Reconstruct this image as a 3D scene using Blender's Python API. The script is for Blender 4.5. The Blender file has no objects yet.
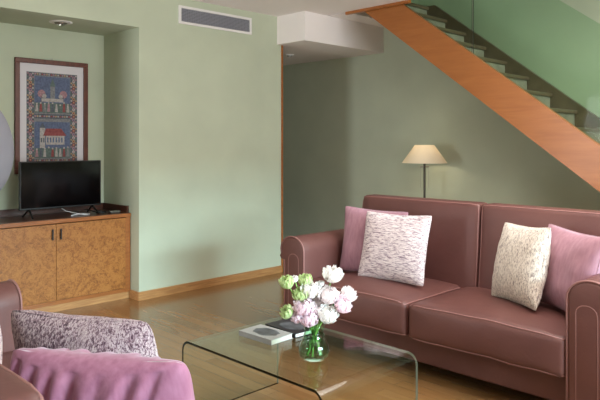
import bpy, bmesh, math, random
from mathutils import Vector, Matrix, noise
random.seed(7)
PI = math.pi
S = bpy.context.scene
COL = S.collection
def R(d): return math.radians(d)

# ------------------------------------------------------------------ camera
cd = bpy.data.cameras.new('camera')
cam = bpy.data.objects.new('camera', cd); COL.objects.link(cam)
cam.location = (0, 0, 1.4)
cam.rotation_euler = (R(90), 0, R(-45))
cd.sensor_width = 36; cd.lens = 36 * 631 / 600
cd.shift_y = -57 / 600
cd.clip_start = 0.02
S.camera = cam

# ------------------------------------------------------------------ light
S.view_settings.view_transform = 'Standard'
S.view_settings.look = 'None'
S.view_settings.exposure = 0.38
S.view_settings.gamma = 1.0
S.view_settings.use_curve_mapping = False
W = bpy.data.worlds.new('world'); S.world = W; W.use_nodes = True
W.node_tree.nodes['Background'].inputs[0].default_value = (0.75, 0.87, 1.0, 1)
W.node_tree.nodes['Background'].inputs[1].default_value = 0.6
def area(name, loc, target, sx, sy, power, col, spread=180):
    l = bpy.data.lights.new(name, 'AREA'); l.shape = 'RECTANGLE'; l.size = sx; l.size_y = sy
    l.energy = power; l.color = col; l.spread = R(spread)
    o = bpy.data.objects.new(name, l); COL.objects.link(o); o.location = loc
    o.rotation_euler = (Vector(target) - Vector(loc)).to_track_quat('-Z', 'Y').to_euler()
    return o
# daylight entering by the two windows of the room, behind the camera
area('window_light', (-2.55, 4.35, 1.3), (0, 4.2, 1.9), .95, 2.1, 85, (0.95, 0.98, 1.0))
area('window_light', (2.3, -2.55, 1.2), (2.3, 0.0, 4.2), 3.6, 1.7, 195, (0.97, 0.98, 0.97), 125)
area('low_sky_light', (2.8, -12, 3.9), (2.7, -2.6, 1.2), 9, 1.8, 560, (0.6, 0.88, 1.0), 60)
# added fill lights, no real openings, over the seats and in the stairwell
area('added_overhead_light', (3.3, 1.0, 2.745), (3.3, 1.0, 0), 2.2, 2.2, 66, (1.0, 0.98, 0.95))
area('added_stairwell_light', (5.45, -2.5, 3.9), (5.45, 2.2, 2.3), 0.8, 1.6, 75, (1.0, 0.97, 0.93))

# ------------------------------------------------------------------ materials
def nm(name):
    m = bpy.data.materials.new(name); m.use_nodes = True
    nt = m.node_tree; nt.nodes.clear()
    o = nt.nodes.new('ShaderNodeOutputMaterial')
    return m, nt, o
def N(nt, t, **k):
    n = nt.nodes.new(t)
    for a, v in k.items():
        if a in n.inputs: n.inputs[a].default_value = v
        else: setattr(n, a, v)
    return n
def L(nt, a, b): nt.links.new(a, b)
def srgb(r, g, b):
    f = lambda c: (c / 255 / 12.92) if c / 255 <= .04045 else ((c / 255 + .055) / 1.055) ** 2.4
    return (f(r), f(g), f(b), 1)
def ramp(nt, fac, stops):
    r = N(nt, 'ShaderNodeValToRGB')
    e = r.color_ramp.elements
    while len(e) < len(stops): e.new(.5)
    for i, (p, c) in enumerate(stops):
        e[i].position = p; e[i].color = c
    L(nt, fac, r.inputs[0]); return r.outputs[0]
def principled(nt, o, rough=.5, metal=0, spec=.5):
    p = N(nt, 'ShaderNodeBsdfPrincipled')
    p.inputs['Roughness'].default_value = rough; p.inputs['Metallic'].default_value = metal
    p.inputs['Specular IOR Level'].default_value = spec
    L(nt, p.outputs[0], o.inputs[0]); return p
def bump(nt, p, h, strength, dist=.01):
    b = N(nt, 'ShaderNodeBump'); b.inputs['Strength'].default_value = strength; b.inputs['Distance'].default_value = dist
    L(nt, h, b.inputs['Height']); L(nt, b.outputs[0], p.inputs['Normal'])
def coords(nt, scale=(1, 1, 1), rot=(0, 0, 0), kind='Object'):
    t = N(nt, 'ShaderNodeTexCoord'); m = N(nt, 'ShaderNodeMapping')
    m.inputs['Scale'].default_value = scale; m.inputs['Rotation'].default_value = rot
    L(nt, t.outputs[kind], m.inputs['Vector']); return m.outputs[0]
def noise_tex(nt, vec, scale, detail=4, rough=.5, dist=0):
    n = N(nt, 'ShaderNodeTexNoise'); n.inputs['Scale'].default_value = scale
    n.inputs['Detail'].default_value = detail; n.inputs['Roughness'].default_value = rough
    n.inputs['Distortion'].default_value = dist
    L(nt, vec, n.inputs['Vector']); return n.outputs['Fac']

def plain(name, col, rough=.5, metal=0, spec=.5, nscale=0, var=.12, bmp=0, bscale=60):
    m, nt, o = nm(name); p = principled(nt, o, rough, metal, spec)
    p.inputs['Base Color'].default_value = col
    v = coords(nt)
    if nscale:
        f = noise_tex(nt, v, nscale)
        d = tuple(c * (1 - var) for c in col[:3]) + (1,); h = tuple(min(1, c * (1 + var)) for c in col[:3]) + (1,)
        L(nt, ramp(nt, f, [(.3, d), (.7, h)]), p.inputs['Base Color'])
    if bmp: bump(nt, p, noise_tex(nt, v, bscale), bmp, .004)
    return m

M = {}
M['wall'] = plain('sage_plaster', srgb(184, 191, 169), .75, 0, .25, 2.2, .05, .12, 25)
M['ceiling'] = plain('ceiling_paint', srgb(238, 231, 228), .8, 0, .2, 1.5, .02)
M['white'] = plain('white_paint', srgb(225, 222, 220), .6, 0, .3, 4, .02)

def wood(name, c1, c2, scale=(1, 14, 14), rough=.35, spec=.5):
    m, nt, o = nm(name); p = principled(nt, o, rough, 0, spec)
    v = coords(nt, scale)
    f = noise_tex(nt, v, 2.5, 6, .6, .6)
    L(nt, ramp(nt, f, [(.3, c1), (.7, c2)]), p.inputs['Base Color'])
    bump(nt, p, f, .05, .002)
    return m
M['oak'] = wood('oak_trim', srgb(150, 104, 62), srgb(188, 140, 90), (2, 12, 30))
M['stringer'] = wood('orange_stained_wood', srgb(150, 88, 38), srgb(166, 102, 50), (10, 1, 10), .32, .5)
M['darkwood'] = wood('dark_walnut', srgb(52, 26, 16), srgb(84, 44, 28), (2, 14, 20), .3)
M['rail'] = wood('red_brown_wood', srgb(136, 78, 34), srgb(162, 98, 48), (2, 14, 20), .35)
M['frame'] = wood('mahogany', srgb(70, 30, 20), srgb(104, 52, 36), (14, 14, 3), .35)

def burl():
    m, nt, o = nm('burl_veneer'); p = principled(nt, o, .38, 0, .4)
    v = coords(nt, (1, 1, 1))
    f = noise_tex(nt, v, 9, 8, .72, 2.2)
    g = noise_tex(nt, v, 45, 5, .7, 1.5)
    mx = N(nt, 'ShaderNodeMath', operation='ADD'); L(nt, f, mx.inputs[0]); L(nt, g, mx.inputs[1])
    h = N(nt, 'ShaderNodeMath', operation='MULTIPLY'); h.inputs[1].default_value = .5; L(nt, mx.outputs[0], h.inputs[0])
    L(nt, ramp(nt, h.outputs[0], [(.34, srgb(90, 50, 18)), (.46, srgb(140, 86, 38)), (.56, srgb(170, 112, 56)), (.68, srgb(130, 78, 32))]), p.inputs['Base Color'])
    return m
M['burl'] = burl()

def floor_mat():
    m, nt, o = nm('wood_floor'); p = principled(nt, o, .2, 0, .5)
    v = coords(nt, (1, 1, 1), (0, 0, R(90)))
    b = N(nt, 'ShaderNodeTexBrick')
    b.inputs['Scale'].default_value = 1.0
    b.inputs['Brick Width'].default_value = 1.1; b.inputs['Row Height'].default_value = .09
    b.inputs['Mortar Size'].default_value = .0012; b.inputs['Bias'].default_value = 0
    b.inputs['Color1'].default_value = srgb(146, 106, 66); b.inputs['Color2'].default_value = srgb(130, 91, 53)
    b.inputs['Mortar'].default_value = srgb(110, 78, 48)
    b.offset = .37
    L(nt, v, b.inputs['Vector'])
    gv = coords(nt, (14, 1.2, 1))
    f = noise_tex(nt, gv, 3, 6, .6, .5)
    c = ramp(nt, f, [(.3, (.86, .84, .81, 1)), (.7, (1, 1, 1, 1))])
    mx = N(nt, 'ShaderNodeMix', data_type='RGBA', blend_type='MULTIPLY'); mx.inputs[0].default_value = 1
    L(nt, b.outputs['Color'], mx.inputs[6]); L(nt, c, mx.inputs[7]); L(nt, mx.outputs[2], p.inputs['Base Color'])
    r = ramp(nt, f, [(0, (.15, .15, .15, 1)), (1, (.26, .26, .26, 1))])
    L(nt, r, p.inputs['Roughness'])
    p.inputs['Coat Weight'].default_value = .3; p.inputs['Coat Roughness'].default_value = .18
    return m
M['floor'] = floor_mat()

def leather():
    m, nt, o = nm('mauve_brown_leather'); p = principled(nt, o, .48, 0, .4)
    v = coords(nt)
    f = noise_tex(nt, v, 3.5, 3)
    L(nt, ramp(nt, f, [(.3, srgb(94, 58, 53)), (.7, srgb(104, 66, 60))]), p.inputs['Base Color'])
    w = noise_tex(nt, coords(nt, (1, 1, 1)), 14, 3, .5, .8)
    g = noise_tex(nt, v, 260, 2)
    a = N(nt, 'ShaderNodeMath', operation='MULTIPLY_ADD'); a.inputs[1].default_value = .12
    L(nt, g, a.inputs[0]); L(nt, w, a.inputs[2])
    bump(nt, p, a.outputs[0], .22, .008)
    return m
M['leather'] = leather()
M['piping'] = plain('leather_piping', srgb(140, 98, 92), .5, 0, .4)
M['black'] = plain('black_plastic', srgb(14, 14, 15), .35)
M['footblack'] = plain('black_wood', srgb(20, 16, 15), .5)

def woven(name, sc, stops, bstr=.6, band=None):
    m, nt, o = nm(name); p = principled(nt, o, .9, 0, .15)
    v = coords(nt, sc)
    f = noise_tex(nt, v, 1, 5, .65, .8)
    if band:
        g = noise_tex(nt, coords(nt, band, (0, 0, R(25))), 1, 2)
        ma = N(nt, 'ShaderNodeMath', operation='MULTIPLY_ADD'); ma.inputs[1].default_value = .22; L(nt, g, ma.inputs[0]); 
        sb = N(nt, 'ShaderNodeMath', operation='SUBTRACT'); sb.inputs[1].default_value = .11; L(nt, f, sb.inputs[0]); L(nt, sb.outputs[0], ma.inputs[2])
        f = ma.outputs[0]
    L(nt, ramp(nt, f, stops), p.inputs['Base Color'])
    b = noise_tex(nt, v, 1.6, 4, .6, .5)
    bump(nt, p, b, bstr, .012)
    p.inputs['Sheen Weight'].default_value = .15
    return m
pale = [(.34, srgb(112, 90, 104)), (.43, srgb(170, 146, 154)), (.5, srgb(224, 206, 206)), (.62, srgb(240, 228, 224)), (.72, srgb(206, 186, 188))]
grey = [(.36, srgb(78, 52, 62)), (.44, srgb(120, 90, 100)), (.5, srgb(176, 148, 154)), (.58, srgb(224, 206, 204)), (.68, srgb(140, 108, 118))]
M['woven_h'] = woven('pale_woven_slub', (26, 170, 100), pale)
M['woven_v'] = woven('cream_woven_slub', (150, 50, 100), [(.3, srgb(120, 104, 106)), (.42, srgb(176, 160, 150)), (.5, srgb(222, 208, 192)), (.62, srgb(238, 228, 216)), (.75, srgb(190, 172, 168))])
M['woven_g'] = woven('mauve_woven_slub', (190, 90, 110), grey, .9, (14, 5, 8))
def velvet(name, c1, c2):
    m, nt, o = nm(name); p = principled(nt, o, .75, 0, .2)
    v = coords(nt)
    f = noise_tex(nt, coords(nt, (60, 12, 60)), 1, 4)
    L(nt, ramp(nt, f, [(.3, c1), (.7, c2)]), p.inputs['Base Color'])
    bump(nt, p, noise_tex(nt, v, 24, 3), .25, .006)
    p.inputs['Sheen Weight'].default_value = .35; p.inputs['Sheen Roughness'].default_value = .4
    return m
M['velvet'] = velvet('pink_velvet', srgb(152, 110, 122), srgb(170, 126, 136))
M['velvet_cool'] = velvet('cool_lit_pink_velvet', srgb(146, 92, 114), srgb(166, 112, 134))  # same pink velvet, with the near cushion's cool light put into its colour

def thin_glass(name, tint, ior=1.5, rough=.0, extra=0):
    m, nt, o = nm(name)
    t = N(nt, 'ShaderNodeBsdfTransparent'); t.inputs[0].default_value = tint
    g = N(nt, 'ShaderNodeBsdfGlossy'); g.inputs['Roughness'].default_value = rough
    f0 = ((ior - 1) / (ior + 1)) ** 2
    lw = N(nt, 'ShaderNodeLayerWeight'); lw.inputs[0].default_value = .5
    pw = N(nt, 'ShaderNodeMath', operation='POWER'); pw.inputs[1].default_value = 5; L(nt, lw.outputs['Facing'], pw.inputs[0])
    f = N(nt, 'ShaderNodeMath', operation='MULTIPLY_ADD'); f.inputs[1].default_value = 1 - f0; f.inputs[2].default_value = f0
    L(nt, pw.outputs[0], f.inputs[0])
    mx = N(nt, 'ShaderNodeMixShader')
    L(nt, f.outputs[0], mx.inputs[0]); L(nt, t.outputs[0], mx.inputs[1]); L(nt, g.outputs[0], mx.inputs[2])
    L(nt, mx.outputs[0], o.inputs[0])
    return m
M['glass'] = thin_glass('clear_glass', (.93, .965, .94, 1))
M['glass_edge'] = plain('glass_edge', srgb(22, 32, 24), .12, 0, .6)  # dark look of refracted light at glass edges, put into the colour
M['glass_edge_light'] = plain('pale_glass_edge', srgb(140, 142, 126), .2, 0, .6)  # same glass, its far edge on the table painted paler as if lit
M['balustrade'] = thin_glass('green_balustrade_glass', (.82, .92, .84, 1), 1.12)
M['vase'] = thin_glass('green_vase_glass', (.84, .94, .86, 1), 1.45)
M['water'] = thin_glass('water', (.95, .985, .955, 1), 1.2)
M['steel'] = plain('brushed_steel', srgb(150, 146, 138), .3, 1)
M['bronze'] = plain('dark_bronze', srgb(74, 68, 60), .35, .6)
M['chrome'] = plain('chrome', srgb(200, 200, 200), .12, 1)
M['screen'] = plain('tv_screen', srgb(4, 4, 5), .1, 0, .25)
M['stone_tread'] = plain('grey_brown_stone', srgb(112, 90, 74), .3, 0, .5, 9, .2)
M['riser'] = plain('grey_stone_riser', srgb(160, 148, 138), .4, 0, .4, 6, .2)
M['vent'] = plain('vent_louvre', srgb(150, 150, 158), .5)
M['ventdark'] = plain('vent_cavity', srgb(90, 90, 96), .8)
M['mat'] = plain('mat_board', srgb(206, 202, 206), .8, 0, .2)
M['paper'] = plain('page_block', srgb(196, 190, 178), .8, 0, .2, 40, .06)
M['cover_grey'] = plain('grey_cover', srgb(150, 148, 145), .35, 0, .4, 6, .06)
M['cover_dark'] = plain('dark_cover', srgb(34, 34, 38), .35, 0, .4, 10, .2)
M['cover_photo'] = plain('cover_photo', srgb(72, 74, 78), .35, 0, .4, 30, .6)
M['stem'] = plain('flower_stem', srgb(122, 158, 80), .5, 0, .3, 12, .15)
M['leaf'] = plain('flower_leaf', srgb(96, 140, 66), .5, 0, .3, 12, .2)
def petal(name, col):
    m, nt, o = nm(name)
    d = N(nt, 'ShaderNodeBsdfPrincipled'); d.inputs['Base Color'].default_value = col; d.inputs['Roughness'].default_value = .6
    d.inputs['Specular IOR Level'].default_value = .2
    t = N(nt, 'ShaderNodeBsdfTranslucent'); t.inputs[0].default_value = col
    mx = N(nt, 'ShaderNodeMixShader'); mx.inputs[0].default_value = .45
    L(nt, d.outputs[0], mx.inputs[1]); L(nt, t.outputs[0], mx.inputs[2]); L(nt, mx.outputs[0], o.inputs[0])
    return m
M['p_white'] = petal('white_petal', srgb(250, 246, 242))
M['p_blush'] = petal('blush_petal', srgb(252, 243, 242))
M['p_pink'] = petal('pink_petal', srgb(251, 232, 238))
M['p_green'] = petal('green_petal', srgb(212, 226, 168))
def shade_mat(name, col, mix=.5):
    m, nt, o = nm(name)
    d = N(nt, 'ShaderNodeBsdfDiffuse'); d.inputs[0].default_value = col
    t = N(nt, 'ShaderNodeBsdfTranslucent'); t.inputs[0].default_value = col
    mx = N(nt, 'ShaderNodeMixShader'); mx.inputs[0].default_value = mix
    v = coords(nt)
    L(nt, d.outputs[0], mx.inputs[1]); L(nt, t.outputs[0], mx.inputs[2]); L(nt, mx.outputs[0], o.inputs[0])
    return m
M['shade'] = shade_mat('linen_shade', srgb(244, 234, 214), .4)
M['globe'] = shade_mat('frosted_white_shade', srgb(156, 157, 166), .3)

# ------------------------------------------------------------------ mesh helpers
def obj(name, bm, mats, parent=None, smooth=None, loc=None):
    me = bpy.data.meshes.new(name)
    bmesh.ops.recalc_face_normals(bm, faces=bm.faces)
    bm.to_mesh(me); bm.free()
    for mt in (mats if isinstance(mats, (list, tuple)) else [mats]): me.materials.append(mt)
    if smooth is not None:
        for p in me.polygons: p.use_smooth = True
        if smooth < 180: me.set_sharp_from_angle(angle=R(smooth))
    o = bpy.data.objects.new(name, me); COL.objects.link(o)
    if parent: o.parent = parent
    if loc: o.location = loc
    return o
def thing(name, label, cat, loc=(0, 0, 0), rz=0, group=None):
    o = bpy.data.objects.new(name, None); COL.objects.link(o)
    o.location = loc; o.rotation_euler = (0, 0, rz); o.empty_display_size = .1
    o['label'] = label; o['category'] = cat
    if group: o['group'] = group
    return o
def tag(o, label, cat, group=None):
    o['label'] = label; o['category'] = cat
    if group: o['group'] = group
    return o
def struct(name, bm, mats, smooth=None):
    o = obj(name, bm, mats, None, smooth); o['kind'] = 'structure'; return o
def bx(bm, x0, x1, y0, y1, z0, z1, mi=0, bevel=0):
    vs = [bm.verts.new((x, y, z)) for x in (x0, x1) for y in (y0, y1) for z in (z0, z1)]
    fs = [bm.faces.new([vs[i] for i in q]) for q in ((0, 1, 3, 2), (4, 6, 7, 5), (0, 4, 5, 1), (2, 3, 7, 6), (0, 2, 6, 4), (1, 5, 7, 3))]
    for f in fs: f.material_index = mi
    if bevel:
        es = list({e for f in fs for e in f.edges})
        r = bmesh.ops.bevel(bm, geom=es, offset=bevel, segments=2, affect='EDGES', profile=.5)
        for f in r['faces']: f.material_index = mi
    return fs
def box(*a, **k):
    bm = bmesh.new(); bx(bm, *a, **k); return bm
def tube(bm, pts, r, n=8, closed=False, cap=True, mi=0):
    pts = [Vector(p) for p in pts]; k = len(pts); rings = []
    rr = r if isinstance(r, (list, tuple)) else [r] * k
    up = None
    for i in range(k):
        a = pts[(i - 1) % k] if (closed or i > 0) else pts[i]
        b = pts[(i + 1) % k] if (closed or i < k - 1) else pts[i]
        t = (b - a).normalized()
        if up is None:
            up = t.orthogonal().normalized()
        up = (up - t * up.dot(t))
        up = up.normalized() if up.length > 1e-6 else t.orthogonal().normalized()
        s = t.cross(up)
        rings.append([bm.verts.new(pts[i] + (up * math.cos(2 * PI * j / n) + s * math.sin(2 * PI * j / n)) * rr[i]) for j in range(n)])
    m = k if closed else k - 1
    for i in range(m):
        A, B = rings[i], rings[(i + 1) % k]
        for j in range(n):
            f = bm.faces.new((A[j], A[(j + 1) % n], B[(j + 1) % n], B[j])); f.material_index = mi
    if cap and not closed:
        for q in (rings[0][::-1], rings[-1]):
            f = bm.faces.new(q); f.material_index = mi
    return bm
def lathe(bm, prof, n=32, c=(0, 0, 0), mi=0, cap=False):
    rings = []
    for r, z in prof:
        if r < 1e-5: rings.append([bm.verts.new((c[0], c[1], c[2] + z))])
        else: rings.append([bm.verts.new((c[0] + r * math.cos(2 * PI * j / n), c[1] + r * math.sin(2 * PI * j / n), c[2] + z)) for j in range(n)])
    for A, B in zip(rings, rings[1:]):
        for j in range(n):
            a = [A[0]] if len(A) == 1 else [A[j], A[(j + 1) % n]]
            b = [B[0]] if len(B) == 1 else [B[(j + 1) % n], B[j]]
            if len(a + b) > 2:
                f = bm.faces.new(a + b); f.material_index = mi
    return bm
def prism(bm, poly, axis, a, b, mi=0):
    # poly in the two other axes, extruded along axis from a to b
    def P(p, t):
        return {'x': (t, p[0], p[1]), 'y': (p[0], t, p[1]), 'z': (p[0], p[1], t)}[axis]
    A = [bm.verts.new(P(p, a)) for p in poly]; B = [bm.verts.new(P(p, b)) for p in poly]
    n = len(poly)
    fs = [bm.faces.new(A[::-1]), bm.faces.new(B)]
    for i in range(n): fs.append(bm.faces.new((A[i], A[(i + 1) % n], B[(i + 1) % n], B[i])))
    for f in fs: f.material_index = mi
    return fs

def axis_pts(a, b, r, mid):
    e = [r * (1 - math.cos(PI / 2 * i / 4)) * 1.0 for i in range(5)]
    n = [a + r + (b - a - 2 * r) * i / mid for i in range(1, mid)]
    return [a + t for t in e] + n + [b - t for t in e[::-1]]
def rounder(x0, x1, y0, y1, z0, z1, r, deform=None):
    lo = Vector((x0, y0, z0)); hi = Vector((x1, y1, z1)); c = (lo + hi) / 2; h = (hi - lo) / 2
    def f(p):
        p = Vector(p)
        q = Vector([min(max(p[i], lo[i] + r), hi[i] - r) for i in range(3)])
        d = p - q
        if d.length > 1e-9: p = q + d.normalized() * r
        if deform:
            u = Vector([(p[i] - c[i]) / h[i] for i in range(3)])
            p = p + Vector(deform(u, p))
        return p
    return f
def rbox(bm, x0, x1, y0, y1, z0, z1, r, deform=None, mid=10):
    f = rounder(x0, x1, y0, y1, z0, z1, r, deform)
    X, Y, Z = axis_pts(x0, x1, r, mid), axis_pts(y0, y1, r, mid), axis_pts(z0, z1, r, max(2, mid // 2))
    cache = {}
    def V(p):
        k = tuple(round(t, 6) for t in p)
        if k not in cache: cache[k] = bm.verts.new(f(p))
        return cache[k]
    def face(P, Q, mk):
        for i in range(len(P) - 1):
            for j in range(len(Q) - 1):
                vs = [V(mk(P[i], Q[j])), V(mk(P[i + 1], Q[j])), V(mk(P[i + 1], Q[j + 1])), V(mk(P[i], Q[j + 1]))]
                try: bm.faces.new(vs)
                except ValueError: pass
    for z in (z0, z1): face(X, Y, lambda a, b: (a, b, z))
    for y in (y0, y1): face(X, Z, lambda a, b: (a, y, b))
    for x in (x0, x1): face(Y, Z, lambda a, b: (x, a, b))
    return f
def lerp_loop(corners, n=14):
    out = []
    for a, b in zip(corners, corners[1:] + corners[:1]):
        for i in range(n): out.append(tuple(a[k] + (b[k] - a[k]) * i / n for k in range(3)))
    return out

# ------------------------------------------------------------------ the room
Y0 = 4.98; XB = 5.95; ZC = 2.76; XN = 2.955; XE = 4.69
struct('floor', box(-2.8, XB + .2, -2.8, 8.2, -.1, 0), M['floor'])
bm = bmesh.new()
bx(bm, -2.8, 4.97, -2.8, 8.2, ZC, ZC + .3)
struct('ceiling', bm, M['ceiling'])
struct('ceiling_passage', box(5.0, XB, 4.3, 8.0, ZC, ZC + .3), M['ceiling'])
bm = bmesh.new()
bx(bm, XN, XE, Y0, 5.75, 0, ZC); bx(bm, 1.575, XN, 5.62, 5.75, 0, ZC)
bx(bm, 1.575, XN, Y0, 5.62, 2.43, ZC); bx(bm, -2.8, 1.575, Y0, 5.75, 0, ZC)
bmesh.ops.remove_doubles(bm, verts=bm.verts, dist=1e-5)
struct('wall_left', bm, M['wall'])
struct('wall_back', box(XB, XB + .2, -2.8, 8.2, 0, 5.4), M['wall'])
struct('wall_corridor_end', box(XE - .2, XB, 8.0, 8.2, 0, ZC), M['wall'])
struct('wall_corridor_side', box(XE - .2, XE, 5.75, 8.0, 0, ZC), M['wall'])
bm = bmesh.new()          # wall with the first window, behind the camera on the left
bx(bm, -2.8, -2.6, -2.8, 3.55, 0, ZC); bx(bm, -2.8, -2.6, 4.85, Y0, 0, ZC)
bx(bm, -2.8, -2.6, 3.55, 4.85, 0, .1); bx(bm, -2.8, -2.6, 3.55, 4.85, 2.42, ZC)
struct('wall_rear', bm, M['wall'])
bm = bmesh.new()
for y in (3.55, 4.18, 4.8): bx(bm, -2.72, -2.66, y, y + .05, .1, 2.42)
bx(bm, -2.72, -2.66, 3.55, 4.85, .1, .15); bx(bm, -2.72, -2.66, 3.55, 4.85, 2.37, 2.42)
struct('window_1', bm, M['white'])
bm = bmesh.new()          # wall with the second window, right behind the camera
bx(bm, -2.6, .8, -2.8, -2.6, 0, ZC); bx(bm, 4.6, XB, -2.8, -2.6, 0, ZC)
bx(bm, .8, 4.6, -2.8, -2.6, 0, .08); bx(bm, .8, 4.6, -2.8, -2.6, 2.1, ZC)
struct('wall_right', bm, M['wall'])
bm = bmesh.new()
for x in (.8, 2.05, 3.3, 4.55): bx(bm, x, x + .05, -2.72, -2.66, .08, 2.1)
bx(bm, .8, 4.6, -2.72, -2.66, .08, .13); bx(bm, .8, 4.6, -2.72, -2.66, 2.05, 2.1)
struct('window_2', bm, M['white'])
bm = bmesh.new()          # upper storey round the stairwell
bx(bm, 4.8, 5.0, -2.8, 4.3, ZC + .3, 5.4); bx(bm, 5.0, XB, 4.3, 4.5, ZC + .3, 5.4)
bx(bm, 5.0, XB, -2.8, -2.6, ZC, 5.4)
struct('wall_stairwell', bm, M['wall'])
struct('ceiling_stairwell', box(4.8, XB + .2, -2.8, 4.5, 5.4, 5.5), M['ceiling'])
# dropped box over the passage
bm = bmesh.new(); bx(bm, 4.63, XB, 4.56, Y0, 2.46, ZC); bx(bm, XE, XB, Y0, 8.0, 2.46, ZC)
struct('trim_bulkhead', bm, M['ceiling'])
bm = bmesh.new()
for a in ((2.1, 4.5, -.2, -.15), (2.1, 4.5, 2.15, 2.2), (2.1, 2.15, -.15, 2.15), (4.45, 4.5, -.15, 2.15)): bx(bm, a[0], a[1], a[2], a[3], 2.725, ZC)
struct('added_light_frame', bm, M['white'])  # unseen frame made up to go round the added overhead light
# baseboards and end trim
bm = bmesh.new()
bx(bm, XN - .012, XE, Y0 - .014, Y0, 0, .075); bx(bm, XN - .014, XN, Y0, 5.12, 0, .075)
struct('baseboard_left', bm, M['oak'])
struct('baseboard_back', box(XB - .014, XB, 3.2, 8.0, 0, .075), M['oak'])
struct('trim_1', box(XE, XE + .024, Y0 - .006, 5.2, 0, 2.46), M['rail'])
struct('trim_2', box(4.965, 4.995, 3.5, 4.3, ZC - .028, ZC + .3), M['stringer'])

# ------------------------------------------------------------------ staircase
SL = .745
def zup(y): return 2.59 + SL * (y - 3.404)
def yup(z): return 3.404 + (z - 2.59) / SL
st = thing('staircase', 'straight staircase with orange wooden side and stone steps climbing behind the long sofa', 'staircase', (5.45, -.07, 0))
def rel(bm, o):
    bmesh.ops.translate(bm, verts=bm.verts, vec=-Vector(o.location)); return bm
H = .353; zt = 2.9
bm = bmesh.new()
prism(bm, [(yup(0), 0), (yup(H), 0), (yup(zt) + H / SL, zt), (yup(zt), zt)], 'x', 5.0, 5.05)
o = obj('stringer', rel(bm, st), M['stringer'], st); o['label'] = 'orange stained wooden stringer'
bm = bmesh.new()
prism(bm, [(yup(0), 0), (yup(H), 0), (yup(zt) + H / SL, zt), (yup(zt), zt)], 'x', 5.89, 5.94)
o = obj('stringer', rel(bm, st), M['stone_tread'], st); o['label'] = 'dark stringer along the wall'
RZ = .17; RY = RZ / SL
for i in range(1, 18):
    z = RZ * i; y = yup(z + .07)
    obj('riser', rel(box(5.05, 5.89, y + .015, y + .03, z - RZ, z - .035), st), M['riser'], st)
    obj('tread', rel(box(5.05, 5.89, y - .012, y + RY + .015, z - .035, z, bevel=.006), st), M['stone_tread'], st)
for (ya, yb) in ((.35, 2.882), (2.895, 3.98)):
    bm = bmesh.new()
    lo = -.12
    fs = prism(bm, [(ya, zup(ya) + lo), (yb, zup(yb) + lo), (yb, zup(yb) + .92), (ya, zup(ya) + .92)], 'x', 5.06, 5.072)
    for f in fs[2:]: f.material_index = 1
    obj('glass_panel', rel(bm, st), [M['balustrade'], M['glass_edge']], st)

# ------------------------------------------------------------------ vent
vt = thing('air_vent', 'grey slatted air vent in a white frame high on the green wall', 'vent', (3.815, Y0, 2.52))
bm = bmesh.new()
for a in ((-.445, .445, 0, .022), (-.445, .445, .148, .17), (-.445, -.42, .022, .148), (.42, .445, .022, .148)):
    bx(bm, a[0], a[1], -.014, 0, a[2], a[3])
obj('vent_frame', bm, M['white'], vt)
bm = bmesh.new()
for i in range(9):
    z = .03 + .0135 * i
    prism(bm, [(-.011, z - .004), (-.009, z - .003), (-.001, z + .008), (-.003, z + .008)], 'x', -.42, .42)
obj('louvre', bm, M['vent'], vt)
bm = bmesh.new()
for i in range(42): bx(bm, -.416 + .02 * i, -.412 + .02 * i, -.0045, -.0025, .022, .148)
obj('vane', bm, M['vent'], vt)
obj('back_plate', box(-.42, .42, -.002, 0, .022, .148), M['ventdark'], vt)

# ------------------------------------------------------------------ recessed lights
def downlight(loc, r, label):
    t = thing('recessed_spotlight', label, 'spotlight', loc)
    bm = bmesh.new(); lathe(bm, [(r, 0), (r, -.006), (r * .72, -.012), (r * .6, -.004), (r * .55, .0)], 32)
    obj('trim_ring', bm, M['white'], t, 40)
    bm = bmesh.new(); lathe(bm, [(r * .58, -.003), (r * .5, -.02), (r * .36, -.024), (r * .34, -.012), (0, -.01)], 24)
    obj('lamp_eye', bm, M['steel'], t, 40)
downlight((2.36, 5.24, 2.43), .095, 'recessed spotlight in the soffit above the framed picture')
downlight((5.27, 5.45, 2.46), .055, 'small recessed spotlight in the dark passage ceiling')

# ------------------------------------------------------------------ sideboard
YC = 5.12
cb = thing('sideboard', 'built-in burl wood sideboard with two doors under the television', 'sideboard', (2.265, YC, 0))
x0, x1 = 1.578 - 2.265, 2.95 - 2.265
bm = bmesh.new()
bx(bm, x0, x0 + .03, 0.0, .49, .06, .735); bx(bm, x1 - .048, x1, 0.0, .49, .06, .735)
bx(bm, x0 + .03, x1 - .048, 0.004, .49, .06, .094); bx(bm, x0 + .03, x1 - .048, .47, .49, .094, .735)
obj('body', bm, M['rail'], cb)
obj('plinth', box(x0, x1, .012, .49, 0, .06), M['oak'], cb)
bm = bmesh.new()
obj('top', box(x0, x1, -.012, .495, .735, .767, bevel=.003), [M['rail']], cb)
o = obj('top_panel', box(x0, x1, .012, .47, .7672, .7702), M['darkwood'], cb); o['label'] = 'dark polished top surface'
bm = bmesh.new()
bx(bm, x0, x1 - .02, .475, .495, .7705, .83); bx(bm, x1 - .02, x1, .03, .495, .7705, .83)
o = obj('upstand', bm, M['darkwood'], cb); o['label'] = 'dark brown upstand along wall'
for a, b, hx in ((x0 + .032, -.0015, -.035), (.0015, x1 - .05, .035)):
    d = obj('door', box(a, b, -.004, .016, .097, .728, bevel=.002), M['burl'], cb)
    bm = bmesh.new(); bx(bm, hx - .006, hx + .006, -.024, -.016, .60, .69, bevel=.002)
    bx(bm, hx - .004, hx + .004, -.018, -.002, .61, .62); bx(bm, hx - .004, hx + .004, -.018, -.002, .67, .68)
    h = obj('handle', bm, M['black'], d); h['label'] = 'dark vertical bar handle'

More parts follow.
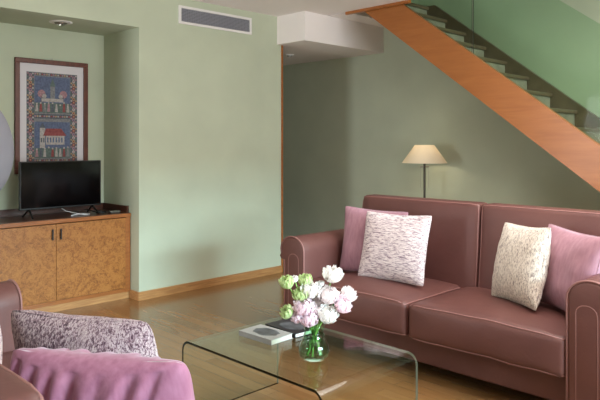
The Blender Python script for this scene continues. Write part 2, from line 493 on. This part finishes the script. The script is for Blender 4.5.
# ------------------------------------------------------------------ television
ZT = .7702
tv = thing('television', 'black flat screen television on two feet on the sideboard', 'television', (2.40, 5.30, ZT))
obj('housing', box(-.36, .36, 0.0, .035, .07, .475, bevel=.006), M['black'], tv)
obj('rear_bulge', box(-.25, .25, .0355, .06, .1, .38, bevel=.012), M['black'], tv)
o = obj('screen', box(-.350, .350, -.0025, -.0002, .085, .466), M['screen'], tv); o['label'] = 'glossy black screen'
for s in (-1, 1):
    bm = bmesh.new()
    for yy in (-.09, .12):
        tube(bm, [(s * .28, .018, .075), (s * .285, .018 + (yy - .018) * .5, .04), (s * .29, yy, .008)], [.012, .009, .008], 8)
    obj('foot', bm, M['black'], tv, 50)
bm = bmesh.new()
tube(bm, [(2.42, 5.36, ZT + .06), (2.45, 5.33, ZT + .035), (2.5, 5.28, ZT + .02), (2.56, 5.22, ZT + .006), (2.62, 5.24, ZT + .005), (2.6, 5.30, ZT + .006), (2.5, 5.27, ZT + .005), (2.44, 5.22, ZT + .005)], .0035, 6)
tag(obj('power_cable', bm, M['white'], None, 180), 'thin white cable lying beneath the television screen', 'cable')
bm = bmesh.new()
tube(bm, [(2.66, 5.42, ZT + .03), (2.68, 5.36, ZT + .025), (2.72, 5.30, ZT + .006), (2.79, 5.26, ZT + .006), (2.82, 5.32, ZT + .006), (2.76, 5.35, ZT + .012), (2.70, 5.27, ZT + .006), (2.74, 5.21, ZT + .006)], .005, 6)
tag(obj('power_cable', bm, M['black'], None, 180), 'black cable coiled beside the right foot of the television', 'cable')
bm = bmesh.new(); bx(bm, 2.80, 2.90, 5.20, 5.24, ZT + .0005, ZT + .018, bevel=.004)
tag(obj('remote_control', bm, M['steel']), 'small grey remote control at right end of the sideboard top', 'remote')

# ------------------------------------------------------------------ framed picture
pc = thing('framed_picture', 'tall mahogany framed print of two medieval scenes above the television', 'picture', (2.448, 5.62, 1.13))
PW, PH = .334, 1.015
bm = bmesh.new()
for a in ((-PW, PW, 0, .042), (-PW, PW, PH - .042, PH), (-PW, -PW + .042, .042, PH - .042), (PW - .042, PW, .042, PH - .042)):
    bx(bm, a[0], a[1], -.028, -.002, a[2], a[3], bevel=.004)
obj('frame', bm, M['frame'], pc)
obj('mat', box(-PW + .042, PW - .042, -.012, -.004, .042, PH - .042), M['mat'], pc)
def flatmat(n, c): return plain('print_' + n, c, .6, 0, .2, 60, .25)
pm = [flatmat('stone', srgb(122, 122, 124)), flatmat('blue', srgb(88, 98, 124)), flatmat('red', srgb(132, 70, 70)), flatmat('gold', srgb(158, 134, 104)),  # greyed and lightened inks: glass haze put into the print colours
      flatmat('cream', srgb(160, 154, 150)), flatmat('slate', srgb(84, 90, 98)), flatmat('rose', srgb(152, 118, 124)), flatmat('moss', srgb(88, 102, 98))]
bm = bmesh.new()
lay = [0]
def q(x0, x1, z0, z1, mi, d=1):
    bx(bm, x0, x1, -.0122 - d * .0004, -.0118, z0, z1, mi)
def dsc(x, z, r, mi, d=3, n=10):
    y = -.0122 - d * .0004
    f = bm.faces.new([bm.verts.new((x + r * math.cos(2 * PI * i / n), y, z + r * math.sin(2 * PI * i / n))) for i in range(n)]); f.material_index = mi
AX, A0, A1 = .232, .10, .90
q(-AX, AX, A0, A1, 0, 1)
rp = random.Random(3)
for side in (-1, 1):                       # rosette borders
    xc = side * (AX - .034)
    q(xc - .032, xc + .032, A0 + .005, A1 - .005, 5, 2)
    for i in range(24):
        z = A0 + .022 + i * .0325
        dsc(xc, z, .0155, (2, 3, 4, 6)[i % 4], 3); dsc(xc, z, .007, (3, 2, 6, 1)[i % 4], 4)
        for sx in (-1, 1): dsc(xc + sx * .022, z + .016, .0085, (4, 3, 7, 6)[(i + (sx > 0)) % 4], 3)
for z0_, z1_ in ((A1 - .028, A1 - .006), (.488, .53), (A0 + .004, A0 + .026)):
    q(-AX + .068, AX - .068, z0_, z1_, 5, 2)
    for i in range(16): dsc(-.155 + i * .0207, (z0_ + z1_) / 2, .0085, (6, 3, 4, 2)[i % 4], 3)
for zb, up in ((.54, 0), (.135, 1)):       # two scenes
    q(-.162, .162, zb, zb + .325, 1, 2)
    q(-.162, .162, zb, zb + .09, 7, 3)
    if up:                                 # a building with a red roof and a tower
        q(-.06, .11, zb + .12, zb + .20, 4, 4)
        f = bm.faces.new([bm.verts.new((x, -.0140, z)) for x, z in ((-.085, zb + .2), (.13, zb + .2), (.08, zb + .265), (-.06, zb + .265))]); f.material_index = 2
        q(-.115, -.068, zb + .09, zb + .27, 4, 4)
        f = bm.faces.new([bm.verts.new((x, -.0140, z)) for x, z in ((-.12, zb + .27), (-.063, zb + .27), (-.09, zb + .315))]); f.material_index = 5
        for i in range(6): q(-.05 + i * .026, -.038 + i * .026, zb + .14, zb + .185, 1, 5)
        for i in range(2): q(-.105 + i * .02, -.094 + i * .02, zb + .14, zb + .18, 5, 5)
    else:                                  # a pale spire between two trees
        q(-.02, .022, zb + .1, zb + .24, 0, 4)
        f = bm.faces.new([bm.verts.new((x, -.0140, z)) for x, z in ((-.025, zb + .24), (.027, zb + .24), (.001, zb + .315))]); f.material_index = 7
        for sx in (-1, 1):
            dsc(sx * .1, zb + .17, .036, 6, 4); dsc(sx * .075, zb + .15, .02, 4, 5); q(sx * .1 - .005, sx * .1 + .005, zb + .08, zb + .15, 5, 4)
        q(-.1, .1, zb + .1, zb + .13, 4, 5)
    for i in range(9):                     # row of small standing shapes
        x = -.142 + i * .0355; h = .07 + rp.random() * .03; mi = (4, 2, 0, 6, 5, 4, 7, 2, 4)[(i + 3 * up) % 9]
        f = bm.faces.new([bm.verts.new((x + a, -.0145, zb + .01 + b)) for a, b in ((-.014, 0), (.014, 0), (.008, h * .8), (-.008, h * .8))]); f.material_index = mi
        dsc(x, zb + .01 + h * .9, .0085, 4, 6)
o = obj('print', bm, pm, pc); o['label'] = 'blue and stone coloured print with rosette borders'
bm = bmesh.new(); tube(bm, [(0, -.004, PH), (0, -.006, PH + .018)], .004, 6); obj('hanger', bm, M['steel'], pc)

# ------------------------------------------------------------------ sofas
def make_sofa(label, loc, rz, BZ=1.0, BW=.955):
    s = thing('sofa', label, 'sofa', loc, rz)
    HW = .905; D = .83
    obj('base', (lambda b: (rbox(b, -HW - .02, HW + .02, .075, D, .085, .245, .015), b)[1])(bmesh.new()), M['leather'], s, 180)
    for sx in (-1, 1):
        for yy in (.12, .74):
            bm = bmesh.new(); lathe(bm, [(0, .0), (.02, 0), (.028, .09), (0, .09)], 16, (sx * (HW + .08), yy, 0))
            obj('leg', bm, M['footblack'], s, 40)
    # arms with a rolled outer edge
    for sx in (-1, 1):
        pf = [(.905, .085), (.905, .62)]
        c = (1.019, .645)
        for i in range(17):
            t = PI - (PI * 1.22) * i / 16
            pf.append((c[0] + .114 * math.cos(t), c[1] + .095 * math.sin(t)))
        pf += [(1.10, .57), (1.095, .5), (1.095, .085)]
        cx = sum(p[0] for p in pf) / len(pf); cz = .45
        nrm = []
        n = len(pf)
        for i in range(n):
            a = Vector(pf[i - 1]); b = Vector(pf[(i + 1) % n]); t = (b - a).normalized(); nn = Vector((t.y, -t.x))
            if nn.dot(Vector((cx, cz)) - Vector(pf[i])) < 0: nn = -nn
            nrm.append(nn)
        bm = bmesh.new(); rings = []
        ys = [(0, .02), (.002, .010), (.008, .003), (.018, 0)] + [(.018 + (D - .036) * i / 10, 0) for i in range(1, 10)] + [(D - .018, 0), (D - .008, .003), (D, .012)]
        for y, ins in ys:
            rings.append([bm.verts.new((sx * (p[0] + nrm[i].x * ins), y, p[1] + nrm[i].y * ins)) for i, p in enumerate(pf)])
        for A, B in zip(rings, rings[1:]):
            for i in range(n): bm.faces.new((A[i], A[(i + 1) % n], B[(i + 1) % n], B[i]))
        bm.faces.new(rings[0]); bm.faces.new(rings[-1])
        arm = obj('arm', bm, M['leather'], s, 45)
        bm = bmesh.new()
        tube(bm, [(sx * p[0], .006, p[1]) for p in pf], .0058, 6)
        ip = [(sx * .95, .002, .09), (sx * .95, .002, .56)] + [(sx * (1.0 + .05 * math.cos(PI - PI * i / 8)), .002, .58 + .04 * math.sin(PI * i / 8)) for i in range(9)] + [(sx * 1.052, .002, .56), (sx * 1.052, .002, .09)]
        tube(bm, ip, .0035, 6)
        obj('arm_piping', bm, M['piping'], arm, 180)
    # seat cushions
    for k, (a, b) in enumerate(((-HW + .003, -.044), (-.036, HW - .003))):
        def dfm(u, p):
            cr = (1 - u.x ** 2) * (1 - u.y ** 2)
            dz = .035 * cr * max(0, u.z)
            w = noise.noise(Vector((p.x * 5 + k * 9, p.y * 5, p.z * 5))) * .010
            fr = -.018 * (1 - u.x ** 2) * (1 - u.z ** 2) * max(0, -u.y)
            sag = -.012 * abs(u.x) ** 6 * max(0, u.z)
            return (0, fr, dz + sag + w * (abs(u.x) < .95))
        bm = bmesh.new(); f = rbox(bm, a, b, -.005, .68, .24, .455, .035, dfm, 14)
        c = obj('seat_cushion', bm, M['leather'], s, 180)
        bm = bmesh.new()
        for z in (.24, .455):
            tube(bm, [f(p) for p in lerp_loop([(a, -.005, z), (b, -.005, z), (b, .68, z), (a, .68, z)])], .0052, 6, True)
        obj('seat_piping', bm, M['piping'], c, 180)
    # back in two sections, leaning
    for k, (a, b) in enumerate(((-BW, .061), (.069, BW))):
        def dfb(u, p):
            t = (p.z - .25) / (BZ - .25)
            lean = .065 * (t - .6)
            puff = -.028 * (1 - u.x ** 2) * (1 - u.z ** 2) * max(0, -u.y)
            nar = -(.022 * (t ** 3) * max(0, u.x if k else -u.x)) * (1 if k else -1)
            w = noise.noise(Vector((p.x * 4 + k * 7, p.z * 4, 3))) * .006 * (u.y < 0)
            return (nar, lean + puff + w, 0)
        bm = bmesh.new(); f = rbox(bm, a, b, .655, .80, .25, BZ, .03, dfb, 14)
        c = obj('back_cushion', bm, M['leather'], s, 180)
        bm = bmesh.new()
        tube(bm, [f(p) for p in lerp_loop([(a, .655, .25), (b, .655, .25), (b, .655, BZ), (a, .655, BZ)])], .005, 6, True)
        tube(bm, [f(p) for p in lerp_loop([(a, .80, .25), (b, .80, .25), (b, .80, BZ), (a, .80, BZ)])], .005, 6, True)
        obj('back_piping', bm, M['piping'], c, 180)
    return s
make_sofa('long mauve brown leather sofa facing the glass table, in front of the stairs', (3.1, 2.165, 0), R(-90))
make_sofa('mauve brown leather sofa in the left foreground seen from behind its back', (1.17, 2.10, 0), R(90), .95, .99)

# ------------------------------------------------------------------ scatter cushions
def pillow(label, cat, mat, bottom, dirw, lean, W=.5, Hh=.48, T=.15, roll=0, seed=0, wr=.006, fold=0, group=None, tip=0, pin=.06, rc=.03):
    """bottom: middle of lower edge; dirw: horizontal direction of the width axis; lean: degrees from upright, away from its face"""
    bm = bmesh.new(); n = 72 if fold else 30; g = {}
    def pt(i, j, s):
        u = -1 + 2 * i / n; v = -1 + 2 * j / n
        u = math.sin(u * PI / 2); v = math.sin(v * PI / 2)
        cr = 1 - rc * (u * v) ** 8
        x = W / 2 * u * (1 - pin * (1 - v * v)) * cr; y = Hh / 2 * v * (1 - pin * (1 - u * u)) * cr
        t = T / 2 * ((1 - u * u) ** .5) * ((1 - v * v) ** .5)
        t = T / 2 * ((max(0, 1 - abs(u) ** 2.4)) ** .55) * ((max(0, 1 - abs(v) ** 2.4)) ** .55)
        e = max(abs(u), abs(v))
        w = noise.noise(Vector((u * 2.2 + seed, v * 2.2, s * 3 + seed))) * wr
        rad = math.atan2(v, u)
        w += math.sin(rad * 22 + seed + 3 * noise.noise(Vector((u * 2, v * 2, seed)))) * .35 * wr * (e ** 2) * (1 - e ** 8)
        if fold and v > 0:
            for u0, du, dp, wd in ((.80, .10, .9, .05), (.58, .16, 1, .06), (.36, .2, .7, .05), (.12, .18, 1, .07), (-.2, .22, .6, .06), (-.5, .3, 1, .06), (-.74, .3, .8, .05)):
                k = (v - .05) / .9
                if k > 0:
                    dd = u - (u0 + du * (1 - k))
                    w -= fold * .42 * dp * math.exp(-(dd / wd) ** 2) * (4 * k ** 1.4 * max(0, 1 - k) ** .5) * .7
                    w += fold * .2 * dp * math.exp(-((dd - 2 * wd) / wd) ** 2) * (4 * k ** 1.4 * max(0, 1 - k) ** .5) * .7
        z = s * (t + (w if t > 1e-4 else 0))
        z += .02 * (u * u - .4) + tip * u * v
        return Vector((x, y, z))
    for s in (-1, 1):
        for i in range(n + 1):
            for j in range(n + 1):
                edge = i in (0, n) or j in (0, n)
                if edge and s == 1: g[s, i, j] = g[-1, i, j]
                else: g[s, i, j] = bm.verts.new(pt(i, j, s))
        for i in range(n):
            for j in range(n):
                bm.faces.new([g[s, i, j], g[s, i + 1, j], g[s, i + 1, j + 1], g[s, i, j + 1]])
    d = Vector((dirw[0], dirw[1], 0)).normalized(); z = Vector((0, 0, 1))
    nface = d.cross(z)                     # the side the cushion faces
    up = (z * math.cos(R(lean)) - nface * math.sin(R(lean))).normalized()
    nn = d.cross(up)
    rot = Matrix((d, up, nn)).transposed().to_4x4() @ Matrix.Rotation(R(roll), 4, 'Z')
    o = obj('scatter_cushion', bm, mat, None, 180)
    o.matrix_world = Matrix.Translation(Vector(bottom) + up * Hh / 2) @ rot
    bm = bmesh.new()
    if fold == 0: tube(bm, [pt(i, 0, 1) for i in range(n)] + [pt(n, j, 1) for j in range(n)] + [pt(n - i, n, 1) for i in range(n)] + [pt(0, n - j, 1) for j in range(n)], .003, 6, True)
    if fold == 0: obj('seam', bm, mat, o, 180)
    else: bm.free()
    tag(o, label, cat, group)
    return o
# on the long sofa
pillow('plain pink cushion tucked behind the pale patterned one by the far arm', 'cushion', M['velvet'], (3.50, 2.785, .472), (.22, -1), 8, .5, .465, .15, -2, 1, .006)
pillow('pale mauve streaked cushion in front of a pink one, left half of long sofa', 'cushion', M['woven_h'], (3.38, 2.54, .480), (.03, -1), 15, .53, .46, .16, 1, 2, .004)
pillow('plain pink cushion against the near arm at right end of the long sofa', 'cushion', M['velvet'], (3.43, 1.43, .485), (-.51, -.86), 14, .48, .45, .17, -2, 3, .008)
pillow('cream streaked cushion leaning sideways on the pink one at the right picture edge', 'cushion', M['woven_v'], (3.42, 1.695, .480), (-.5, -.85), 14, .44, .46, .19, 3, 4, .006)
# on the near sofa
pillow('nearest pink cushion at the bottom left, creased along its top edge', 'cushion', M['velvet_cool'], (.877, 1.55, .46), (-.54, .84), 22, .49, .45, .24, 0, 5, .008, .05, pin=.025, rc=.06)
pillow('mauve and cream woven cushion between the nearest pink cushion and the sideboard', 'cushion', M['woven_g'], (.975, 1.86, .485), (-.48, .88), 20, .49, .43, .22, 0, 6, .006, pin=.025, rc=.06)
pillow('pale woven cushion cut off by the left picture edge', 'cushion', M['woven_h'], (.85, 2.63, .55), (0, 1), 16, .46, .44, .2, 0, 7, .005, pin=.03, rc=.06)

# ------------------------------------------------------------------ coffee table
TX0, TX1, TY0, TY1, TZ, TH = 1.85, 2.51, 1.72, 2.70, .40, .012
ct = bmesh.new()
rb = .055
path = [(TY0, 0)]
for i in range(9):
    t = PI / 2 * i / 8; path.append((TY0 + rb - rb * math.cos(t), TZ - rb + rb * math.sin(t)))
for i in range(9):
    t = PI / 2 * i / 8; path.append((TY1 - rb + rb * math.sin(t), TZ - rb + rb * math.cos(t)))
path.append((TY1, 0))
inn = []
for i, p in enumerate(path):
    a = Vector(path[max(0, i - 1)]); b = Vector(path[min(len(path) - 1, i + 1)]); t = (b - a).normalized(); nn = Vector((t.y, -t.x))
    inn.append((p[0] + nn.x * TH, p[1] + nn.y * TH))
def vv(p, x): return ct.verts.new((x, p[0], p[1]))
O0 = [vv(p, TX0) for p in path]; O1 = [vv(p, TX1) for p in path]; I0 = [vv(p, TX0) for p in inn]; I1 = [vv(p, TX1) for p in inn]
for i in range(len(path) - 1):
    ct.faces.new((O0[i], O0[i + 1], O1[i + 1], O1[i])); ct.faces.new((I0[i], I1[i], I1[i + 1], I0[i + 1]))
    f = ct.faces.new((O0[i], I0[i], I0[i + 1], O0[i + 1])); f.material_index = 1
    f = ct.faces.new((O1[i], O1[i + 1], I1[i + 1], I1[i])); f.material_index = 2
for i in (0, -1):
    f = ct.faces.new((O0[i], O1[i], I1[i], I0[i])); f.material_index = 1
tag(obj('coffee_table', ct, [M['glass'], M['glass_edge'], M['glass_edge_light']], None, 40), 'low bent glass coffee table with rounded corners between the sofas', 'table')

# ------------------------------------------------------------------ books
def book(label, loc, rz, w, d, h, cover, photo, name='book'):
    t = thing(name, label, 'book', loc, rz)
    obj('page_block', box(-w / 2 + .003, w / 2 - .004, -d / 2 + .004, d / 2 - .004, .0025, h - .0025), M['paper'], t)
    bm = bmesh.new()
    bx(bm, -w / 2, w / 2, -d / 2, d / 2, 0, .0024); bx(bm, -w / 2, w / 2, -d / 2, d / 2, h - .0024, h); bx(bm, -w / 2, -w / 2 + .003, -d / 2, d / 2, .0024, h - .0024)
    c = obj('cover', bm, cover, t)
    if photo:
        bm = bmesh.new()
        rnd = random.Random(5)
        pts = [(math.cos(a) * w * .3 * (1 + .25 * rnd.random()), math.sin(a) * d * .3 * (1 + .25 * rnd.random())) for a in [2 * PI * i / 18 for i in range(18)]]
        prism(bm, pts, 'z', h, h + .0005)
        o = obj('cover_picture', bm, photo, c); o['label'] = 'dark picture on the cover'
    return t
book('pale grey book with a dark cover picture on the left of the glass table', (2.175, 2.425, TZ + .0005), R(2), .155, .24, .026, M['cover_grey'], M['cover_photo'])
book('dark covered book lying beyond the pale grey one towards the flowers', (2.355, 2.42, TZ + .0005), R(-4), .16, .25, .022, M['cover_dark'], M['cover_photo'])

# ------------------------------------------------------------------ vase of flowers
VX, VY = 2.118, 2.026
vs = thing('glass_vase', 'green glass vase holding the flowers on the coffee table', 'vase', (VX, VY, TZ + .0005))
outer = [(0, 0), (.052, 0), (.066, .012), (.072, .035), (.068, .062), (.055, .088), (.046, .108), (.044, .125), (.049, .145), (.055, .16)]
inner = [(.0525, .16), (.0465, .145), (.0415, .125), (.0435, .108), (.0525, .088), (.0655, .062), (.0695, .035), (.063, .014), (.05, .008), (0, .008)]
obj('vessel', lathe(bmesh.new(), outer + inner, 40), M['vase'], vs, 180)
bm = bmesh.new()
for k in range(3): tube(bm, [(.0475 * math.cos(2 * PI * i / 32), .0475 * math.sin(2 * PI * i / 32), .104 + .004 * k) for i in range(32)], .0022, 6, True)
obj('neck_ring', bm, M['vase'], vs, 180)
wt = obj('water', lathe(bmesh.new(), [(0, .0085), (.049, .0085), (.062, .0145), (.0685, .035), (.0645, .062), (.0515, .088), (.046, .095), (0, .095)], 32), M['water'], None, 180, (VX, VY, TZ + .0005))
tag(wt, 'water in the green glass vase', 'water')

def bloom_bm(r, seed, openness=1.0, frill=.09):
    bm = bmesh.new(); rnd = random.Random(seed)
    layers = [(.36, 4, .2), (.52, 5, .3), (.68, 6, .45), (.82, 7, .7), (.95, 8, .95 * openness), (1.04, 8, 1.25 * openness)]
    lathe(bm, [(0, r * .36), (r * .2, r * .3), (r * .34, r * .1), (r * .3, -r * .2), (0, -r * .4)], 10)
    for rk, n, tip in layers:
        off = rnd.random() * 6
        for p in range(n):
            az0 = off + 2 * PI * p / n + rnd.uniform(-.12, .12); wd = 2 * PI / n * .82; nu, nv = 6, 6
            tt = tip + rnd.uniform(-.08, .08); ro = r * rk * rnd.uniform(.95, 1.06)
            rows = []
            for j in range(nv + 1):
                v = j / nv; th = PI * .93 * (1 - v) + tt * v
                wv = math.sin(PI * (.12 + .76 * v)) ** .6
                row = []
                for i in range(nu + 1):
                    u = -1 + 2 * i / nu
                    th2 = th + .22 * u * u * v
                    rr = ro * (1 + .13 * v * v * tip + frill * math.sin(u * 6 + seed + p) * v * v + .05 * math.sin(u * 13 + p * 2) * v ** 3)
                    az = az0 + u * wd * wv * .75 / max(.45, math.sin(max(th2, .35)))* .75
                    row.append(bm.verts.new((rr * math.sin(th2) * math.cos(az), rr * math.sin(th2) * math.sin(az), rr * math.cos(th2))))
                rows.append(row)
            for A, B in zip(rows, rows[1:]):
                for i in range(nu): bm.faces.new((A[i], A[i + 1], B[i + 1], B[i]))
    return bm
FWD = Vector((1, 1, 0)).normalized(); RT = Vector((1, -1, 0)).normalized()
VC = Vector((VX, VY, 0)); DV = VC.dot(FWD)
def flower(u, zz, dep, r, mat, label, seed, name='ranunculus', openness=1.0, leaves=2):
    """u: offset to the right of the vase axis, dep: offset away, zz: height above the table, metres"""
    c = VC + RT * u + FWD * dep + Vector((0, 0, TZ + zz))
    foot = VC + Vector((0, 0, TZ + .018)) + (RT * -u + FWD * -dep).normalized() * .035
    neck = VC + Vector((0, 0, TZ + .135)) + (RT * u + FWD * dep) * .12
    neck_in = neck - VC; h = Vector((neck_in.x, neck_in.y, 0))
    if h.length > .03: neck -= h * (1 - .03 / h.length)
    t = thing(name, label, 'flower', foot, 0, 'flowers in the glass vase')
    def bez(s):
        a = foot.lerp(neck, s * 2) if s < .5 else None
        if a is not None: return a
        s2 = (s - .5) * 2
        m = neck + (neck - foot).normalized() * (c - neck).length * .5
        return neck.lerp(m, s2).lerp(m.lerp(c, s2), s2)
    pts = [bez(i / 16) - foot for i in range(17)]
    axis = (c - bez(.88)).normalized()
    pts[-1] = c - foot - axis * r * .45
    bm = bmesh.new(); tube(bm, pts, [.0035] * 14 + [.0032, .003, .003], 6); obj('stem', bm, M['stem'], t, 180)
    rot = Vector((0, 0, 1)).rotation_difference((axis * .6 + (-FWD * .55 + Vector((0, 0, .5)))).normalized())
    o = obj('bloom', bloom_bm(r, seed, openness), mat, t, 180, c - foot); o.rotation_mode = 'QUATERNION'; o.rotation_quaternion = rot
    rnd = random.Random(seed * 13 + 1)
    for k in range(leaves):
        s = (.14, .36, .74, .25)[k]
        b = bez(s); a = rnd.random() * 2 * PI; d = Vector((math.cos(a), math.sin(a), .9)).normalized() if s > .5 else Vector((math.cos(a) * .3, math.sin(a) * .3, 1)).normalized()
        ln = .05 if s < .5 else .06
        sd = d.orthogonal().normalized(); nn = d.cross(sd)
        bm = bmesh.new(); rows = []
        for j in range(7):
            v = j / 6; w = .011 * math.sin(PI * min(1, v * .92 + .06)) + .0006
            cc = b + d * ln * v - Vector((0, 0, 1)) * .012 * v * v - foot
            rows.append([bm.verts.new(cc + sd * w * q_ + nn * .003 * abs(q_)) for q_ in (-1, 0, 1)])
        for A, B in zip(rows, rows[1:]):
            for i in range(2): bm.faces.new((A[i], A[i + 1], B[i + 1], B[i]))
        # keep leaves below the neck inside the vase
        if s < .5:
            for v_ in bm.verts:
                w_ = v_.co + foot - VC; zz_ = w_.z - TZ
                lim = .06 if .02 < zz_ < .06 else (.045 if zz_ < .085 else .036)
                rr = math.hypot(w_.x, w_.y)
                if rr > lim: v_.co.x -= w_.x * (1 - lim / rr); v_.co.y -= w_.y * (1 - lim / rr)
        obj('leaf', bm, M['leaf'], t, 180)
    return t
# picture position (px, py), depth offset, radius in px
def at(px, py, dep):
    d = DV + dep
    return ((px - 300) / 631 * d - VC.dot(RT), 1.4 + (143 - py) / 631 * d - TZ)
FL = [
 (332.5, 273.5, .02, 8.6, 'p_white', 'ranunculus', 'white bloom standing highest in the vase'),
 (348.5, 294, .01, 7.2, 'p_blush', 'ranunculus', 'blush bloom furthest right in the bouquet'),
 (329, 295, -.02, 9.0, 'p_blush', 'ranunculus', 'large blush bloom at the centre right of the bouquet'),
 (343, 303.5, -.04, 8.2, 'p_pink', 'ranunculus', 'pink bloom low on the right of the bouquet'),
 (328, 314, -.06, 9.0, 'p_white', 'ranunculus', 'white bloom hanging lowest, just over the vase rim'),
 (311, 289, .0, 9.0, 'p_white', 'ranunculus', 'white bloom in the upper middle of the bouquet'),
 (301, 294, -.01, 7.0, 'p_green', 'ranunculus', 'green tinged bloom left of the upper middle white bloom'),
 (304, 306.5, -.04, 9.0, 'p_pink', 'ranunculus', 'pink bloom at the centre left of the bouquet'),
 (309, 317.5, -.06, 8.4, 'p_pink', 'ranunculus', 'pink bloom lowest left, over the vase rim'),
 (318.5, 309, -.03, 7.0, 'p_blush', 'ranunculus', 'blush bloom in the middle among the pink and white'),
 (286.5, 282, .0, 6.6, 'p_green', 'lisianthus', 'pale green flower at the upper left edge of the bouquet'),
 (305, 280, .03, 6.4, 'p_green', 'lisianthus', 'pale green flower at the top left of centre in the bouquet'),
 (287, 312, -.03, 6.4, 'p_green', 'lisianthus', 'pale green flower hanging lowest on the left over the books'),
 (294.5, 279, .01, 3.4, 'p_white', 'flower_bud', 'round white bud between the two upper green flowers'),
 (321, 283.5, .02, 3.0, 'p_white', 'flower_bud', 'round white bud left of the highest white bloom'),
 (297, 317, -.05, 5.5, 'p_pink', 'ranunculus', 'small pink bloom left of the lowest pink bloom'),
 (316, 299, .05, 7.0, 'p_blush', 'ranunculus', 'blush bloom half hidden deep inside the bouquet'),
]
for i, (px, py, dep, rp_, mt, nm_, lb) in enumerate(FL):
    u, zz = at(px, py, dep); r = rp_ / 631 * (DV + dep)
    flower(u, zz, dep, r, M[mt], lb, i + 1, nm_, 1.0 if nm_ == 'ranunculus' else .8, 4 if i % 3 == 0 else 3)

# ------------------------------------------------------------------ floor lamp behind the sofa
fl = thing('floor_lamp', 'thin stemmed floor lamp with cone shade glowing behind the long sofa', 'lamp', (5.62, 3.768, 0))
obj('base', lathe(bmesh.new(), [(0, 0), (.13, 0), (.13, .012), (.02, .022), (0, .022)], 32), M['steel'], fl, 40)
bm = bmesh.new(); tube(bm, [(0, 0, .02), (0, 0, 1.215)], .012, 10); obj('pole', bm, M['bronze'], fl, 40)
bm = bmesh.new()
v3 = Vector((1, -1, 0)).normalized()
tube(bm, [tuple(-v3 * .045 + Vector((0, 0, 1.15))), tuple(v3 * .045 + Vector((0, 0, 1.15)))], .006, 8)
obj('switch_bar', bm, M['steel'], fl, 180)
for s in (-1, 1):
    bm = bmesh.new(); p = v3 * .043 * s
    tube(bm, [(p.x, p.y, 1.15), (p.x, p.y, .93)], .0016, 5); obj('pull_cord', bm, M['steel'], fl)
bm = bmesh.new(); lathe(bm, [(.237, 1.19), (.1, 1.379), (.097, 1.379), (.234, 1.19)], 40)
o = obj('lamp_shade', bm, M['shade'], fl, 40); o['label'] = 'cream cone shade'
bm = bmesh.new()
for k in range(3): tube(bm, [(0, 0, 1.372), (.098 * math.cos(2 * PI * k / 3), .098 * math.sin(2 * PI * k / 3), 1.372)], .002, 5)
tube(bm, [(0, 0, 1.21), (0, 0, 1.372)], .003, 6)
obj('shade_carrier', bm, M['steel'], fl)
l = bpy.data.lights.new('lamp_bulb', 'POINT'); l.energy = 1.5; l.color = (1, .86, .66); l.shadow_soft_size = .04
lo = bpy.data.objects.new('lamp_bulb', l); COL.objects.link(lo); lo.location = (0, 0, 1.28); lo.parent = fl

# ------------------------------------------------------------------ globe lamp at the left edge
gx, gy = 1.095, 3.69
gl = thing('globe_lamp', 'big pale grey rounded lamp shade cut off by the left picture edge', 'lamp', (gx, gy, 0))
obj('base', lathe(bmesh.new(), [(0, 0), (.15, 0), (.15, .015), (.02, .03), (0, .03)], 32), M['steel'], gl, 40)
bm = bmesh.new(); tube(bm, [(0, 0, .03), (0, 0, 1.1)], .012, 10); obj('pole', bm, M['steel'], gl, 40)
prof = []
for i in range(33):
    t = PI * i / 32
    prof.append((.275 * math.sin(t) * (1 + .06 * math.cos(t)), 1.37 - .335 * math.cos(t)))
obj('lamp_shade', lathe(bmesh.new(), prof, 48), M['globe'], gl, 180)
